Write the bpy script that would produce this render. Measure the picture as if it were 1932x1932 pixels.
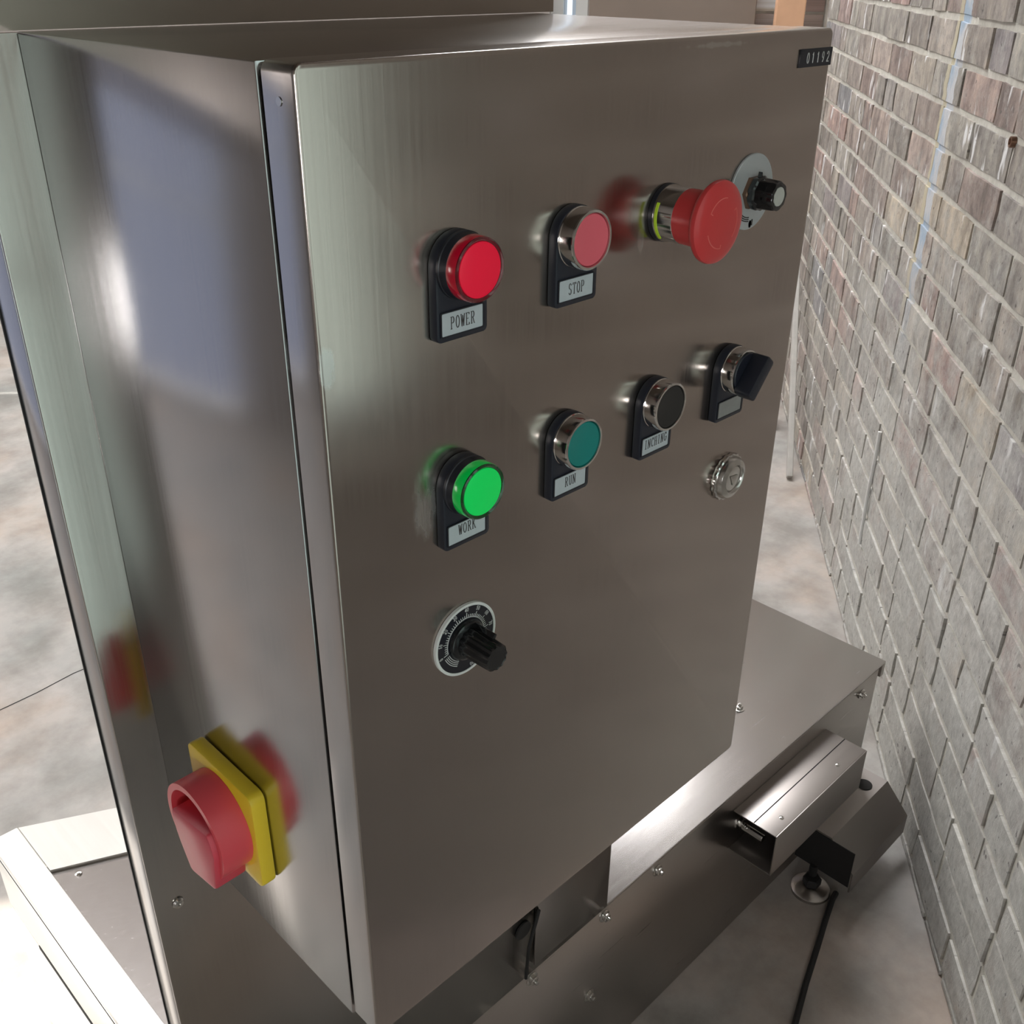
import bpy, bmesh, math, random
from mathutils import Vector, Matrix
random.seed(7)
for o in list(bpy.data.objects): bpy.data.objects.remove(o, do_unlink=True)
SC = bpy.context.scene
COL = SC.collection
ZT = 1.42            # the cabinet top stands 1.42 m above the floor; shapes below are given relative to it
PI = math.pi

# ------------------------------------------------------------------ camera
CR = ((0.71069274, -0.70345795, 0.00792081),      # camera right
      (-0.32939788, -0.34269207, -0.87980633),    # camera down
      (0.62162116, 0.62266288, -0.47526632))      # camera forward
CC = Vector((-0.2188, -0.3301, 0.0317 + ZT))
FPX = 1921.05
cam = bpy.data.cameras.new('camera')
cam.sensor_fit = 'HORIZONTAL'; cam.sensor_width = 36.0
cam.lens = FPX / 1932.0 * 36.0
cam.clip_start = 0.01
camo = bpy.data.objects.new('camera', cam); COL.objects.link(camo)
r, d_, f_ = (Vector(v) for v in CR)
camo.matrix_world = Matrix(((r.x, -d_.x, -f_.x, CC.x), (r.y, -d_.y, -f_.y, CC.y), (r.z, -d_.z, -f_.z, CC.z), (0, 0, 0, 1)))
SC.camera = camo

# ------------------------------------------------------------------ world, light, exposure
world = bpy.data.worlds.new('daylight'); SC.world = world; world.use_nodes = True
bg = world.node_tree.nodes['Background']
bg.inputs[0].default_value = (0.75, 0.87, 1.0, 1); bg.inputs[1].default_value = 0.35
SC.view_settings.view_transform = 'Standard'; SC.view_settings.look = 'None'
SC.view_settings.exposure = 0.3; SC.view_settings.gamma = 1.0; SC.view_settings.use_curve_mapping = False
WINDOW_SIDE, WINDOW_FRONT, WINDOW_HIGH, WINDOW_BACK, ROOF_LIGHT = 0.95, 19.0, 2.0, 1.2, 9.0
sun = bpy.data.lights.new('sun', 'SUN'); sun.energy = 8.0; sun.angle = math.radians(0.6); sun.color = (1.0, 0.95, 0.88)
suno = bpy.data.objects.new('sun', sun); COL.objects.link(suno)
# unglazed opening added high in the unseen left wall aims sunlight beside the machine

# ------------------------------------------------------------------ materials
def nmat(name):
    m = bpy.data.materials.new(name); m.use_nodes = True
    nt = m.node_tree
    return m, nt, nt.nodes['Principled BSDF']
def N(nt, t, **kw):
    n = nt.nodes.new(t)
    for k, v in kw.items():
        if k.startswith('i_'): n.inputs[int(k[2:])].default_value = v
        else: setattr(n, k, v)
    return n
def plain(name, col, rough=0.5, metal=0.0, coat=0.0, emit=None, estr=0.0, noise=0.0, nscale=40.0):
    m, nt, b = nmat(name)
    b.inputs['Base Color'].default_value = (*col, 1); b.inputs['Roughness'].default_value = rough
    b.inputs['Metallic'].default_value = metal; b.inputs['Coat Weight'].default_value = coat
    if emit: b.inputs['Emission Color'].default_value = (*emit, 1); b.inputs['Emission Strength'].default_value = estr
    tc = N(nt, 'ShaderNodeTexCoord'); nz = N(nt, 'ShaderNodeTexNoise'); nz.inputs['Scale'].default_value = nscale; nz.inputs['Detail'].default_value = 4
    nt.links.new(tc.outputs['Object'], nz.inputs['Vector'])
    mr = N(nt, 'ShaderNodeMapRange'); mr.inputs[3].default_value = max(0, rough - 0.05); mr.inputs[4].default_value = rough + 0.08
    nt.links.new(nz.outputs['Fac'], mr.inputs[0]); nt.links.new(mr.outputs[0], b.inputs['Roughness'])
    if noise:
        mx = N(nt, 'ShaderNodeMix', data_type='RGBA'); mx.inputs[6].default_value = (*[c * (1 - noise) for c in col], 1); mx.inputs[7].default_value = (*[min(1, c * (1 + noise)) for c in col], 1)
        nt.links.new(nz.outputs['Fac'], mx.inputs[0]); nt.links.new(mx.outputs[2], b.inputs['Base Color'])
    return m
def steel(name, col=(0.50, 0.47, 0.44), rough=0.22, aniso=0.5, tangent=(1, 0, 0), grain=(260, 260, 3), var=0.08, bump=0.02):
    """brushed stainless: the grain runs along the small component of `grain`, highlights spread across it"""
    m, nt, b = nmat(name)
    b.inputs['Metallic'].default_value = 1.0
    b.inputs['Anisotropic'].default_value = aniso
    cx = N(nt, 'ShaderNodeCombineXYZ', i_0=tangent[0], i_1=tangent[1], i_2=tangent[2])
    nt.links.new(cx.outputs[0], b.inputs['Tangent'])
    geo = N(nt, 'ShaderNodeNewGeometry')
    mp = N(nt, 'ShaderNodeMapping'); mp.inputs['Scale'].default_value = grain
    nt.links.new(geo.outputs['Position'], mp.inputs['Vector'])
    nz = N(nt, 'ShaderNodeTexNoise'); nz.inputs['Scale'].default_value = 1.0; nz.inputs['Detail'].default_value = 5; nz.inputs['Roughness'].default_value = 0.7
    nt.links.new(mp.outputs[0], nz.inputs['Vector'])
    cl = N(nt, 'ShaderNodeTexNoise'); cl.inputs['Scale'].default_value = 9.0; cl.inputs['Detail'].default_value = 3
    nt.links.new(geo.outputs['Position'], cl.inputs['Vector'])
    mr = N(nt, 'ShaderNodeMapRange'); mr.inputs[1].default_value = 0.3; mr.inputs[2].default_value = 0.7
    mr.inputs[3].default_value = rough * (1 - 2 * var); mr.inputs[4].default_value = rough * (1 + 2 * var)
    nt.links.new(nz.outputs['Fac'], mr.inputs[0]); nt.links.new(mr.outputs[0], b.inputs['Roughness'])
    mx = N(nt, 'ShaderNodeMix', data_type='RGBA')
    mx.inputs[6].default_value = (*[c * (1 - var) for c in col], 1); mx.inputs[7].default_value = (*[c * (1 + var) for c in col], 1)
    ad = N(nt, 'ShaderNodeMath', operation='MULTIPLY_ADD', i_1=0.6); 
    nt.links.new(nz.outputs['Fac'], ad.inputs[0]); 
    ml = N(nt, 'ShaderNodeMath', operation='MULTIPLY', i_1=0.4); nt.links.new(cl.outputs['Fac'], ml.inputs[0]); nt.links.new(ml.outputs[0], ad.inputs[2])
    nt.links.new(ad.outputs[0], mx.inputs[0]); nt.links.new(mx.outputs[2], b.inputs['Base Color'])
    bp = N(nt, 'ShaderNodeBump'); bp.inputs['Strength'].default_value = bump; bp.inputs['Distance'].default_value = 0.001
    nt.links.new(nz.outputs['Fac'], bp.inputs['Height']); nt.links.new(bp.outputs[0], b.inputs['Normal'])
    return m
M = {}
M['door'] = steel('brushed_steel_door', (0.47, 0.41, 0.375), 0.2, 0.55, (1, 0, 0), (420, 420, 5))
def wear(mat, spots):
    nt = mat.node_tree; L = nt.links.new; b = nt.nodes['Principled BSDF']
    geo = N(nt, 'ShaderNodeNewGeometry'); nz = N(nt, 'ShaderNodeTexNoise'); nz.inputs['Scale'].default_value = 90; nz.inputs['Detail'].default_value = 5
    mp = N(nt, 'ShaderNodeMapping'); mp.inputs['Scale'].default_value = (2.2, 1, .7); L(geo.outputs['Position'], mp.inputs['Vector']); L(mp.outputs[0], nz.inputs['Vector'])
    acc = None
    for x, z, rx, rz, amt in spots:
        sub = N(nt, 'ShaderNodeVectorMath', operation='SUBTRACT'); sub.inputs[1].default_value = (x, 0, z + ZT); L(geo.outputs['Position'], sub.inputs[0])
        sc = N(nt, 'ShaderNodeVectorMath', operation='MULTIPLY'); sc.inputs[1].default_value = (1 / rx, 0, 1 / rz); L(sub.outputs[0], sc.inputs[0])
        ln = N(nt, 'ShaderNodeVectorMath', operation='LENGTH'); L(sc.outputs[0], ln.inputs[0])
        mr = N(nt, 'ShaderNodeMath', operation='MULTIPLY_ADD', i_1=2.4); L(nz.outputs['Fac'], mr.inputs[0]); L(ln.outputs['Value'], mr.inputs[2])
        st = N(nt, 'ShaderNodeMapRange'); st.inputs[1].default_value = 2.25; st.inputs[2].default_value = 1.85; st.inputs[3].default_value = 0; st.inputs[4].default_value = amt; L(mr.outputs[0], st.inputs[0])
        if acc is None: acc = st.outputs[0]
        else:
            m_ = N(nt, 'ShaderNodeMath', operation='MAXIMUM'); L(acc, m_.inputs[0]); L(st.outputs[0], m_.inputs[1]); acc = m_.outputs[0]
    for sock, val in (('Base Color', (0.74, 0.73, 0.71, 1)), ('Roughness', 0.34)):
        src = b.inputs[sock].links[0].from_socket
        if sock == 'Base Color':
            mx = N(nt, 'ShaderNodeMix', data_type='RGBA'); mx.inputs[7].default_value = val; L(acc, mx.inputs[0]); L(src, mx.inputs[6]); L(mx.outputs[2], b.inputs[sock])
        else:
            mx = N(nt, 'ShaderNodeMix'); mx.inputs[3].default_value = val; L(acc, mx.inputs[0]); L(src, mx.inputs[2]); L(mx.outputs[0], b.inputs[sock])
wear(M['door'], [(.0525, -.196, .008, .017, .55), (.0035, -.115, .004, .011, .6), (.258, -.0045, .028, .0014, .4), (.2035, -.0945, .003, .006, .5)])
M['side'] = steel('brushed_steel_side', (0.515, 0.505, 0.515), 0.18, 0.45, (0, 1, 0), (420, 420, 5))
M['top'] = steel('brushed_steel_top', (0.48, 0.45, 0.42), 0.2, 0.2, (0, 1, 0), (6, 300, 300))
M['panel'] = steel('brushed_steel_panel', (0.45, 0.42, 0.395), 0.18, 0.4, (1, 0, 0), (420, 420, 5))
M['deck'] = steel('brushed_steel_deck', (0.58, 0.55, 0.53), 0.25, 0.2, (0, 1, 0), (10, 220, 220), 0.05, 0.008)
M['skirt'] = steel('brushed_steel_skirt', (0.44, 0.41, 0.385), 0.3, 0.2, (0, 0, 1), (6, 260, 260), 0.05, 0.005)
M['housing'] = steel('dimmed_steel_housing', (0.34, 0.29, 0.255), 0.3, 0.3, (1, 0, 0), (420, 420, 5), 0.03, 0.003)  # plain steel with its dim brown reflections put into the base colour
M['channel'] = steel('dull_steel_channel', (0.36, 0.33, 0.31), 0.42, 0.1, (1, 0, 0), (6, 260, 260), 0.05, 0.005)
M['rim'] = steel('bright_steel_rim', (0.66, 0.65, 0.63), 0.34, 0.2, (1, 0, 0), (200, 6, 200))
M['rim'].node_tree.nodes['Principled BSDF'].inputs['Metallic'].default_value = 0.55
M['chrome'] = plain('chrome', (0.72, 0.70, 0.68), 0.09, 1.0)
M['bolt'] = plain('bolt_steel', (0.6, 0.58, 0.55), 0.2, 1.0)
M['brass_dirty'] = plain('tarnished_nut', (0.22, 0.13, 0.09), 0.35, 0.8)
M['black'] = plain('black_plastic', (0.012, 0.013, 0.02), 0.38, noise=0.2)
M['navy'] = plain('dark_plate_plastic', (0.014, 0.016, 0.026), 0.4, noise=0.2)
M['gloss_black'] = plain('glossy_black_plastic', (0.008, 0.008, 0.009), 0.15, coat=0.3)
M['cap_black'] = plain('matt_black_cap', (0.022, 0.019, 0.018), 0.55)
M['gap'] = plain('dark_gap', (0.008, 0.008, 0.008), 0.9)
M['rubber'] = plain('black_rubber', (0.012, 0.011, 0.011), 0.6)
M['card'] = plain('silver_card', (0.50, 0.54, 0.57), 0.45, noise=0.06, nscale=200)
M['card_blank'] = plain('grey_blank_card', (0.28, 0.28, 0.27), 0.4, noise=0.15, nscale=200)
M['ink'] = plain('dark_ink', (0.06, 0.05, 0.05), 0.7)
M['white_ink'] = plain('white_ink', (0.75, 0.75, 0.73), 0.6)
M['disc'] = plain('dial_black', (0.012, 0.012, 0.018), 0.3)
M['disc_alu'] = plain('dial_aluminium', (0.52, 0.54, 0.55), 0.5, 0.4, noise=0.08)
M['cap_white'] = plain('white_cap', (0.5, 0.5, 0.46), 0.5, noise=0.1, nscale=300)
M['red_face'] = plain('red_lamp_face', (0.62, 0.004, 0.035), 0.4, emit=(0.9, 0.0, 0.03), estr=0.22)
M['red_lens'] = plain('red_lens', (0.42, 0.004, 0.022), 0.08, coat=0.6, emit=(0.9, 0.0, 0.03), estr=0.05)
M['red_rim'] = plain('red_lens_rim', (0.13, 0.003, 0.01), 0.1, coat=0.6)
M['green_face'] = plain('green_lamp_face', (0.0, 0.42, 0.07), 0.4, emit=(0.0, 0.8, 0.12), estr=0.28)
M['green_lens'] = plain('green_lens', (0.0, 0.36, 0.05), 0.08, coat=0.6, emit=(0.0, 0.8, 0.1), estr=0.14)
M['green_rim'] = plain('green_lens_rim', (0.003, 0.055, 0.012), 0.1, coat=0.6)
M['cap_red'] = plain('red_button_cap', (0.78, 0.13, 0.17), 0.42)
M['cap_teal'] = plain('teal_button_cap', (0.0, 0.22, 0.20), 0.42)
M['estop'] = plain('red_stop_plastic', (0.62, 0.048, 0.05), 0.3)
M['estop_line'] = plain('pale_red_marking', (0.75, 0.16, 0.14), 0.5)
M['lime'] = plain('lime_ring', (0.55, 0.78, 0.03), 0.4)
M['yellow'] = plain('yellow_plastic', (0.88, 0.62, 0.035), 0.3)
M['sw_red'] = plain('red_switch_plastic', (0.80, 0.09, 0.11), 0.3)
M['sw_red_dk'] = plain('red_switch_paddle', (0.70, 0.07, 0.105), 0.35, noise=0.1)
M['timber'] = plain('pale_timber', (0.62, 0.37, 0.23), 0.6, noise=0.12, nscale=20)
M['board'] = plain('brown_board', (0.20, 0.158, 0.128), 0.7, noise=0.08, nscale=8)
M['plank'] = plain('weathered_grey_plank', (0.45, 0.43, 0.40), 0.8, noise=0.2, nscale=30)
M['frame'] = plain('window_frame_paint', (0.6, 0.6, 0.58), 0.5)
M['ceiling'] = plain('dark_ceiling', (0.13, 0.105, 0.085), 0.85, noise=0.2, nscale=3)
M['plaster'] = plain('dull_plaster', (0.30, 0.27, 0.25), 0.85, noise=0.15, nscale=3)
def pane(name, col, s):
    m, nt, b = nmat(name)
    b.inputs['Base Color'].default_value = (0.05, 0.05, 0.05, 1); b.inputs['Roughness'].default_value = 0.1
    b.inputs['Emission Color'].default_value = (*col, 1); b.inputs['Emission Strength'].default_value = s
    return m
M['pane_side'] = pane('daylit_glass_side', (0.80, 1.0, 0.93), WINDOW_SIDE)
M['pane_front'] = pane('daylit_glass_front', (0.95, 0.98, 1.0), WINDOW_FRONT)
M['pane_blue'] = pane('daylit_glass_hazy', (0.68, 0.75, 1.0), 0.36)
M['pane_high'] = pane('daylit_glass_high', (0.98, 0.98, 1.0), WINDOW_HIGH)
M['pane_back'] = pane('daylit_glass_back', (0.72, 0.84, 1.0), WINDOW_BACK)
M['pane_roof_clear'] = pane('daylit_clear_roof_glass', (0.98, 0.98, 1.0), 18.0)
M['pane_roof'] = pane('daylit_roof_glass', (1.0, 0.99, 0.96), ROOF_LIGHT)

def floor_mat():
    m, nt, b = nmat('concrete_floor')
    geo = N(nt, 'ShaderNodeNewGeometry')
    def noise(s, det=6, rg=0.6):
        n = N(nt, 'ShaderNodeTexNoise'); n.inputs['Scale'].default_value = s; n.inputs['Detail'].default_value = det; n.inputs['Roughness'].default_value = rg
        nt.links.new(geo.outputs['Position'], n.inputs['Vector']); return n
    a, c, e = noise(1.7), noise(7.0), noise(60.0, 3)
    r1 = N(nt, 'ShaderNodeValToRGB'); cr = r1.color_ramp
    cr.elements[0].position = 0.36; cr.elements[0].color = (0.30, 0.30, 0.285, 1)
    cr.elements[1].position = 0.64; cr.elements[1].color = (0.42, 0.345, 0.29, 1)
    x = cr.elements.new(0.5); x.color = (0.40, 0.375, 0.35, 1)
    nt.links.new(a.outputs['Fac'], r1.inputs[0])
    r2 = N(nt, 'ShaderNodeValToRGB'); r2.color_ramp.elements[0].position = 0.33; r2.color_ramp.elements[0].color = (0.62, 0.60, 0.58, 1); r2.color_ramp.elements[1].position = 0.6; r2.color_ramp.elements[1].color = (1.1, 1.1, 1.1, 1)
    nt.links.new(c.outputs['Fac'], r2.inputs[0])
    mx = N(nt, 'ShaderNodeMix', data_type='RGBA', blend_type='MULTIPLY', i_0=0.8)
    nt.links.new(r1.outputs[0], mx.inputs[6]); nt.links.new(r2.outputs[0], mx.inputs[7])
    nt.links.new(mx.outputs[2], b.inputs['Base Color'])
    b.inputs['Roughness'].default_value = 0.5
    bp = N(nt, 'ShaderNodeBump', i_0=0.15); bp.inputs['Distance'].default_value = 0.004
    nt.links.new(e.outputs['Fac'], bp.inputs['Height']); nt.links.new(bp.outputs[0], b.inputs['Normal'])
    return m
M['floor'] = floor_mat()

# ---- room frame: x = along the brick wall, y = out from its face into the room, z = up from the floor
RM = Vector((1.611, 0.384, 0.0)); RD = Vector((0.78909817, 0.6142671, 0)); RN = Vector((-RD.y, RD.x, 0)); RA = math.atan2(RD.y, RD.x)

def brick_mat(name, mortar=False):
    m, nt, b = nmat(name)
    L = nt.links.new
    geo = N(nt, 'ShaderNodeNewGeometry')
    # wall coordinates
    ds = N(nt, 'ShaderNodeVectorMath', operation='DOT_PRODUCT'); ds.inputs[1].default_value = tuple(RD); L(geo.outputs['Position'], ds.inputs[0])
    sep = N(nt, 'ShaderNodeSeparateXYZ'); L(geo.outputs['Position'], sep.inputs[0])
    sc = N(nt, 'ShaderNodeMath', operation='SUBTRACT', i_1=RM.dot(RD)); L(ds.outputs['Value'], sc.inputs[0])
    wv = N(nt, 'ShaderNodeCombineXYZ'); L(sc.outputs[0], wv.inputs[0]); L(sep.outputs[2], wv.inputs[2])
    oi = N(nt, 'ShaderNodeObjectInfo')
    off = N(nt, 'ShaderNodeMath', operation='MULTIPLY', i_1=0.0 if mortar else 37.0); L(oi.outputs['Random'], off.inputs[0])
    L(off.outputs[0], wv.inputs[1])
    def noise(vec_scale, det=5, rg=0.6, src=wv):
        mp = N(nt, 'ShaderNodeMapping'); mp.inputs['Scale'].default_value = vec_scale; L(src.outputs[0], mp.inputs['Vector'])
        n = N(nt, 'ShaderNodeTexNoise'); n.inputs['Scale'].default_value = 1; n.inputs['Detail'].default_value = det; n.inputs['Roughness'].default_value = rg
        L(mp.outputs[0], n.inputs['Vector']); return n
    def ramp(src, *stops):
        rr = N(nt, 'ShaderNodeValToRGB'); e = rr.color_ramp.elements
        while len(e) < len(stops): e.new(0.5)
        for el, (p, c) in zip(e, stops): el.position = p; el.color = (*c, 1) if len(c) == 3 else c
        L(src, rr.inputs[0]); return rr
    def mix(fac, a, bb, mode='MIX', f0=None):
        mx = N(nt, 'ShaderNodeMix', data_type='RGBA', blend_type=mode)
        if fac is not None: L(fac, mx.inputs[0])
        if f0 is not None: mx.inputs[0].default_value = f0
        for i, v in ((6, a), (7, bb)):
            if isinstance(v, tuple): mx.inputs[i].default_value = (*v, 1)
            else: L(v, mx.inputs[i])
        return mx.outputs[2]
    if mortar:
        nn = noise((30, 1, 30)); col = ramp(nn.outputs['Fac'], (0.3, (0.50, 0.48, 0.43)), (0.7, (0.70, 0.68, 0.62))).outputs[0]
        b.inputs['Roughness'].default_value = 0.95
    else:
        base = ramp(oi.outputs['Random'], (0.0, (0.25, 0.225, 0.205)), (0.22, (0.31, 0.295, 0.27)), (0.42, (0.28, 0.225, 0.205)), (0.6, (0.37, 0.355, 0.32)), (0.75, (0.36, 0.26, 0.235)), (0.88, (0.25, 0.25, 0.26)), (1.0, (0.44, 0.39, 0.32)))
        base.color_ramp.interpolation = 'EASE'
        st = noise((24, 1, 5), 4, 0.6)                 # vertical drag marks on each face
        tint = ramp(st.outputs['Fac'], (0.34, (0.62, 0.60, 0.59)), (0.5, (0.98, 0.96, 0.95)), (0.70, (1.35, 1.32, 1.28)))
        mo = noise((30, 1, 34), 6, 0.7); mot = ramp(mo.outputs['Fac'], (0.30, (0.62, 0.62, 0.64)), (0.5, (1.0, 1.0, 1.0)), (0.72, (1.3, 1.27, 1.2)))
        col = mix(None, base.outputs[0], tint.outputs[0], 'MULTIPLY', 1.0)
        col = mix(None, col, mot.outputs[0], 'MULTIPLY', 0.9)
        # pale drips and lime
        dr = noise((30, 1, 9), 3, 0.5); drf = ramp(dr.outputs['Fac'], (0.63, (0, 0, 0)), (0.69, (1, 1, 1)))
        dm = N(nt, 'ShaderNodeMath', operation='MULTIPLY', i_1=0.9); L(drf.outputs[0], dm.inputs[0])
        col = mix(dm.outputs[0], col, (0.80, 0.80, 0.80))
        # smeared mortar, thicker low on the wall
        sm = noise((14, 1, 16), 7, 0.75)
        hz = N(nt, 'ShaderNodeMapRange'); hz.inputs[1].default_value = 0.35; hz.inputs[2].default_value = 1.15; hz.inputs[3].default_value = 0.30; hz.inputs[4].default_value = -0.06
        L(sep.outputs[2], hz.inputs[0])
        sa = N(nt, 'ShaderNodeMath', operation='ADD'); L(sm.outputs['Fac'], sa.inputs[0]); L(hz.outputs[0], sa.inputs[1])
        smf = ramp(sa.outputs[0], (0.46, (0, 0, 0)), (0.80, (0.92, 0.92, 0.92)))
        far = N(nt, 'ShaderNodeMapRange'); far.inputs[1].default_value = 0.5; far.inputs[2].default_value = 1.0; far.inputs[3].default_value = 1.0; far.inputs[4].default_value = 0.25
        L(sc.outputs[0], far.inputs[0])
        sf = N(nt, 'ShaderNodeMath', operation='MULTIPLY'); L(smf.outputs[0], sf.inputs[0]); L(far.outputs[0], sf.inputs[1])
        gn = noise((60, 1, 60), 4, 0.6); gc = ramp(gn.outputs['Fac'], (0.3, (0.42, 0.415, 0.39)), (0.7, (0.60, 0.595, 0.56)))
        col = mix(sf.outputs[0], col, gc.outputs[0])
        # dark pits
        pn = noise((95, 1, 75), 2, 0.5); pf = ramp(pn.outputs['Fac'], (0.27, (0.75, 0.75, 0.75)), (0.33, (0, 0, 0)))
        col = mix(pf.outputs[0], col, (0.11, 0.10, 0.095))
    # old paint line: a pale blue stripe with a cream one beside it
    jn = noise((3, 0, 22), 3, 0.6); jm = N(nt, 'ShaderNodeMath', operation='MULTIPLY_ADD', i_1=0.035); L(jn.outputs['Fac'], jm.inputs[0]); L(sc.outputs[0], jm.inputs[2])
    def stripe(lo, hi):
        g = N(nt, 'ShaderNodeMath', operation='GREATER_THAN', i_1=lo); l = N(nt, 'ShaderNodeMath', operation='LESS_THAN', i_1=hi); x = N(nt, 'ShaderNodeMath', operation='MULTIPLY')
        L(jm.outputs[0], g.inputs[0]); L(jm.outputs[0], l.inputs[0]); L(g.outputs[0], x.inputs[0]); L(l.outputs[0], x.inputs[1]); return x
    br = noise((10, 0, 7), 3, 0.6)
    lim = N(nt, 'ShaderNodeMapRange'); lim.inputs[1].default_value = 0.72; lim.inputs[2].default_value = 0.95; L(sep.outputs[2], lim.inputs[0])
    bf = N(nt, 'ShaderNodeMath', operation='MULTIPLY'); L(stripe(0.283, 0.333).outputs[0], bf.inputs[0]); L(lim.outputs[0], bf.inputs[1])
    pc = ramp(br.outputs['Fac'], (0.44, (0.36, 0.45, 0.55)), (0.56, (0.55, 0.56, 0.58)))
    col = mix(bf.outputs[0], col, pc.outputs[0])
    cf = N(nt, 'ShaderNodeMath', operation='MULTIPLY', i_1=0.8); L(stripe(0.338, 0.362).outputs[0], cf.inputs[0])
    c2 = N(nt, 'ShaderNodeMath', operation='MULTIPLY'); L(cf.outputs[0], c2.inputs[0]); L(lim.outputs[0], c2.inputs[1])
    col = mix(c2.outputs[0], col, (0.55, 0.50, 0.36))
    L(col, b.inputs['Base Color'])
    b.inputs['Roughness'].default_value = 0.88
    bn = noise((120, 40, 45), 5, 0.7)
    bp = N(nt, 'ShaderNodeBump', i_0=0.6); bp.inputs['Distance'].default_value = 0.004
    L(bn.outputs['Fac'], bp.inputs['Height']); L(bp.outputs[0], b.inputs['Normal'])
    return m
M['brick'] = brick_mat('old_stock_brick')
M['mortar'] = brick_mat('pale_mortar', True)

# ------------------------------------------------------------------ mesh helpers
WL = {}                                            # world position of every linked object
def link(o, loc, parent=None):
    loc = Vector(loc); WL[o.name] = loc
    if parent is not None:
        o.parent = parent; o.location = loc - WL[parent.name]
    else: o.location = loc
    COL.objects.link(o); return o
def empty(name, loc):
    o = bpy.data.objects.new(name, None); o.empty_display_size = 0.05
    n = link(o, Vector(loc) + Vector((0, 0, ZT))); return n
def obj(name, bm, mat, parent=None, smooth=True, label=None, mats=None):
    """one mesh object from a bmesh given in cabinet coordinates (z = 0 at the cabinet top)"""
    bmesh.ops.recalc_face_normals(bm, faces=bm.faces)
    lo = Vector((min(v.co.x for v in bm.verts), min(v.co.y for v in bm.verts), min(v.co.z for v in bm.verts)))
    hi = Vector((max(v.co.x for v in bm.verts), max(v.co.y for v in bm.verts), max(v.co.z for v in bm.verts)))
    c = (lo + hi) / 2
    for v in bm.verts: v.co -= c
    me = bpy.data.meshes.new(name); bm.to_mesh(me); bm.free()
    if smooth:
        me.polygons.foreach_set('use_smooth', [True] * len(me.polygons))
        me.set_sharp_from_angle(angle=math.radians(35))
    for k in (mats or [mat]): me.materials.append(M[k] if isinstance(k, str) else k)
    o = bpy.data.objects.new(name, me)
    if label: o['label'] = label
    return link(o, c + Vector((0, 0, ZT)), parent)
def nb(): return bmesh.new()
def box(bm, x0, x1, y0, y1, z0, z1, bev=0.0, seg=2, mat=0):
    t = bmesh.new(); bmesh.ops.create_cube(t, size=1)
    for v in t.verts: v.co = Vector(((v.co.x + .5) * (x1 - x0) + x0, (v.co.y + .5) * (y1 - y0) + y0, (v.co.z + .5) * (z1 - z0) + z0))
    if bev: bmesh.ops.bevel(t, geom=list(t.edges), offset=bev, segments=seg, profile=0.5, affect='EDGES')
    return merge(bm, t, mat)
def merge(bm, t, mat=0):
    for f in t.faces: f.material_index = mat
    me = bpy.data.meshes.new('tmp'); t.to_mesh(me); t.free(); bm.from_mesh(me); bpy.data.meshes.remove(me); return bm
AX = {'-y': lambda c, u, v, h: (c[0] + u, c[1] - h, c[2] + v), '-x': lambda c, u, v, h: (c[0] - h, c[1] - u, c[2] + v), 'z': lambda c, u, v, h: (c[0] + u, c[1] + v, c[2] + h)}
def lathe(bm, c, prof, axis='-y', seg=48, flute=0, famp=0.0, mat=0, cap=True):
    """revolve (radius, height) pairs about `axis` through c; `flute` ribs of depth famp"""
    t = bmesh.new(); fn = AX[axis]; rings = []
    for rr, h in prof:
        ring = []
        for i in range(seg):
            a = 2 * PI * i / seg
            q = rr * (1 + (famp * (0.5 + 0.5 * math.cos(flute * a)) if flute else 0)) if rr > 1e-6 else 0
            ring.append(t.verts.new(fn(c, q * math.cos(a), q * math.sin(a), h)))
        rings.append(ring)
    for a, b in zip(rings, rings[1:]):
        for i in range(seg): t.faces.new((a[i], a[(i + 1) % seg], b[(i + 1) % seg], b[i]))
    if cap:
        for ring, (rr, h) in ((rings[0], prof[0]), (rings[-1], prof[-1])):
            if rr > 1e-6: t.faces.new(ring)
    bmesh.ops.remove_doubles(t, verts=t.verts, dist=1e-7)
    return merge(bm, t, mat)
def prism(bm, c, poly, h0, h1, axis='-y', bev=0.0, mat=0, hole=None):
    """extrude polygon [(u, v)] from height h0 to h1 along `axis`; optional hole of the same point count"""
    t = bmesh.new(); fn = AX[axis]
    A = [t.verts.new(fn(c, u, v, h0)) for u, v in poly]; B = [t.verts.new(fn(c, u, v, h1)) for u, v in poly]
    n = len(poly)
    for i in range(n): t.faces.new((A[i], A[(i + 1) % n], B[(i + 1) % n], B[i]))
    if hole:
        A2 = [t.verts.new(fn(c, u, v, h0)) for u, v in hole]; B2 = [t.verts.new(fn(c, u, v, h1)) for u, v in hole]
        for i in range(n):
            j = (i + 1) % n
            t.faces.new((A2[j], A2[i], B2[i], B2[j])); t.faces.new((A[i], A2[i], A2[j], A[j])); t.faces.new((B[j], B2[j], B2[i], B[i]))
    else: t.faces.new(A[::-1]); t.faces.new(B)
    if bev:
        bmesh.ops.recalc_face_normals(t, faces=t.faces)
        ed = [e for e in t.edges if len(e.link_faces) == 2 and e.calc_face_angle(0) > 0.6]
        bmesh.ops.bevel(t, geom=ed, offset=bev, segments=2, profile=0.5, affect='EDGES')
    return merge(bm, t, mat)
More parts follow.
